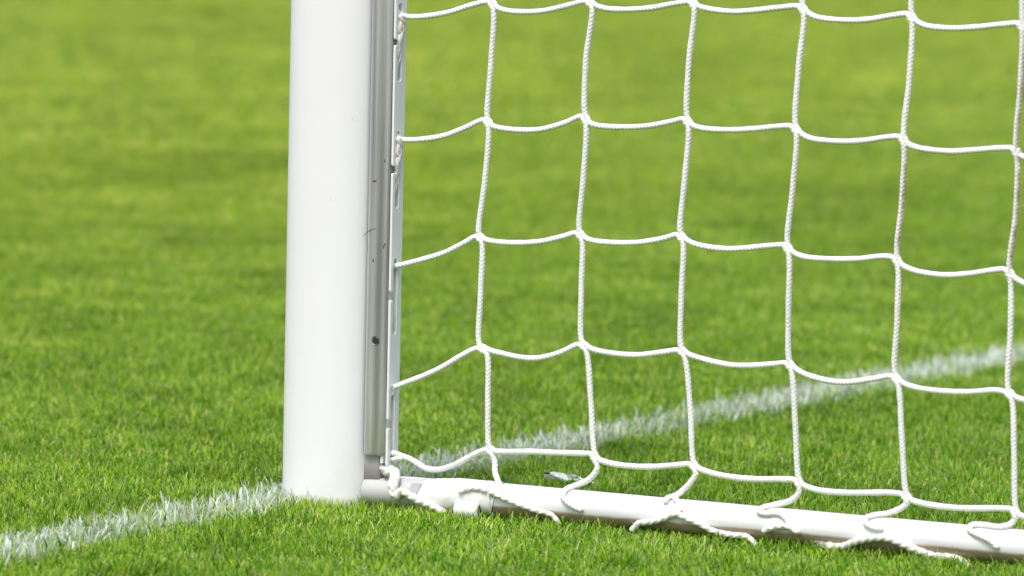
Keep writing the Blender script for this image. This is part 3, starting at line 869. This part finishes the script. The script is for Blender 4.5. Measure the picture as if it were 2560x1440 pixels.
def sink(e, p):                                       # the end runs on down into the grass
    return (e[0] + (e[0] - p[0]) * 0.6, e[1] + 0.002, max(-0.004, e[2] - 0.014))
K = LACE['knot']
kt = lacing(tuple(K) + ((K[-1][0] + 0.03, K[-1][1] + 0.002, K[-1][2] - 0.012),), 0.0064, 'thick frayed white rope knotted at the corner below the silver profile', (K[0], (-0.8, 0.3, 0.1), 34, 0.016), taper=([0, 0.12, 0.5, 1], [0.75, 1.1, 1.0, 0.95]))
link('strand', cord_mesh('strand', [(k[0] - 0.004, k[1] + 0.002, k[2] + 0.004) for k in K[2:8]], 0.0050, 'twist', pitch=0.018), MAT_LACE, kt)
D_ = tuple(LACE['d']) + (sink(LACE['d'][-1], LACE['d'][-2]),)
lacing(D_ , 0.0046, 'white rope lying along the bar over the short sleeve', (LACE['d'][3], (0.4, 0.4, -0.9), 16, 0.016), taper=([0, 0.2, 1], [0.7, 1, 0.85]))
A_ = LACE['a']
A_ = (sink(A_[0], A_[1]),) + tuple(A_) + (sink(A_[-1], A_[-2]),)
lacing(A_, 0.0047, 'white rope in an inverted V under the third net tie', None)
lacing(LACE['b'], 0.0040, 'short white rope loop on the bar under the fourth net tie', None, 'braid')
C_ = tuple(LACE['c']) + (sink(LACE['c'][-1], LACE['c'][-2]),)
lacing(C_, 0.0058, 'long white twisted rope arching up the bar near the right edge', (LACE['c'][0], (-0.9, 0.1, -0.1), 26, 0.018))

# ------------------------------------------------------------------ small litter
def build_scrap():
    pts = [(0.1896, -0.3835), (0.2057, -0.3964), (0.2356, -0.3944), (0.2791, -0.3776)]
    P, _ = catmull([(a, b, 0.0) for a, b in pts], 0.004)
    n = len(P); V = []; K = 7
    for i, p in enumerate(P):
        t = i / (n - 1)
        h = 0.012 * (1 - 0.55 * t)
        for k in range(K):
            q = k / (K - 1)
            curl = 0.006 * math.sin(q * 3.0 + t * 5) + 0.002 * math.sin(i * 0.9 + k)
            V.append(W(p[0], p[1] + curl + 0.008 * q, 0.017 + h * q + 0.0015 * math.sin(i * 0.7 + k * 2)))
    F = np.array([[i * K + k, i * K + k + 1, (i + 1) * K + k + 1, (i + 1) * K + k] for i in range(n - 1) for k in range(K - 1)])
    k = M('clear_film')
    k.b.inputs['Base Color'].default_value = (0.80, 0.86, 0.82, 1)
    k.b.inputs['Roughness'].default_value = 0.18
    k.link(k.maprange(k.noise(110, 3), 0.35, 0.65, 0.35, 0.85), k.b.inputs['Alpha'])
    me = np_mesh('plastic_strip', np.array(V), F)
    o = link('plastic_strip', me, k.m)
    md = o.modifiers.new('thick', 'SOLIDIFY'); md.thickness = 0.0004
    tag(o, 'crumpled strip of clear plastic film lying in the grass behind the bar', 'litter')
    # black plug painting the shade in the hole of the rolled end
    bm = bmesh.new()
    e0 = Vector((P[0][0], P[0][1], 0.0))
    rows = []
    for j in range(2):
        rows.append([bm.verts.new(W(e0.x + 0.001 + 0.008 * j, e0.y + 0.010 + 0.0022 * math.cos(i * math.tau / 10), 0.0285 + 0.0018 * math.sin(i * math.tau / 10))) for i in range(10)])
    for i in range(10): bm.faces.new((rows[0][i], rows[0][(i + 1) % 10], rows[1][(i + 1) % 10], rows[1][i]))
    bm.faces.new(rows[0]); bm.faces.new(rows[1])
    link('roll_hole_shade', bm_mesh('roll_hole_shade', bm, True), MAT_DARK, o)
build_scrap()

MAT_TWIG = plain('dry_stalk', (0.045, 0.05, 0.02), 0.8)
MAT_BARK = plain('brown_flake', (0.17, 0.08, 0.04), 0.8)
def clipping(u, z, L, ang, w, mat, label, v=0.0203, bend=0.0):
    bm = bmesh.new()
    c, s = math.cos(ang), math.sin(ang)
    rows = []
    for j in range(4):
        t = j / 3 - 0.5
        x, y = t * L, bend * (0.25 - t * t) * 4
        ww = w * (0.5 if j in (0, 3) else 1.0) * 0.5
        cx, cz = u + x * c - y * s, z + x * s + y * c
        rows.append([bm.verts.new(W(cx - s * ww, v, cz + c * ww)), bm.verts.new(W(cx, v + ww * 0.8, cz)), bm.verts.new(W(cx + s * ww, v, cz - c * ww)), bm.verts.new(W(cx, v - ww * 0.4, cz))])
    for a, b in zip(rows, rows[1:]):
        for i in range(4): bm.faces.new((a[i], a[(i + 1) % 4], b[(i + 1) % 4], b[i]))
    bm.faces.new(rows[0][::-1]); bm.faces.new(rows[-1])
    o = link('grass_clipping', bm_mesh('grass_clipping', bm), mat)
    tag(o, label, 'grass clipping', 'dry bits stuck to the silver profile')
clipping(0.0978, 0.5076, 0.008, 0.2, 0.0028, MAT_BARK, 'reddish brown flake stuck to the silver profile, topmost brown speck')
clipping(0.1154, 0.539, 0.005, 1.9, 0.0016, MAT_TWIG, 'tiny dark speck on the silver profile beside the second notch')
clipping(0.1176, 0.409, 0.009, 1.2, 0.0016, MAT_TWIG, 'dark slanted stalk on the silver profile just above the third net tie', bend=0.001)
clipping(0.0984, 0.3858, 0.006, 1.5, 0.0020, MAT_BARK, 'short upright brown speck low on the silver profile above the bolt hole')
clipping(0.0910, 0.428, 0.026, 0.55, 0.0010, MAT_TWIG, 'thin dry grass stem sticking out of the dark joint beside the post', bend=0.003)
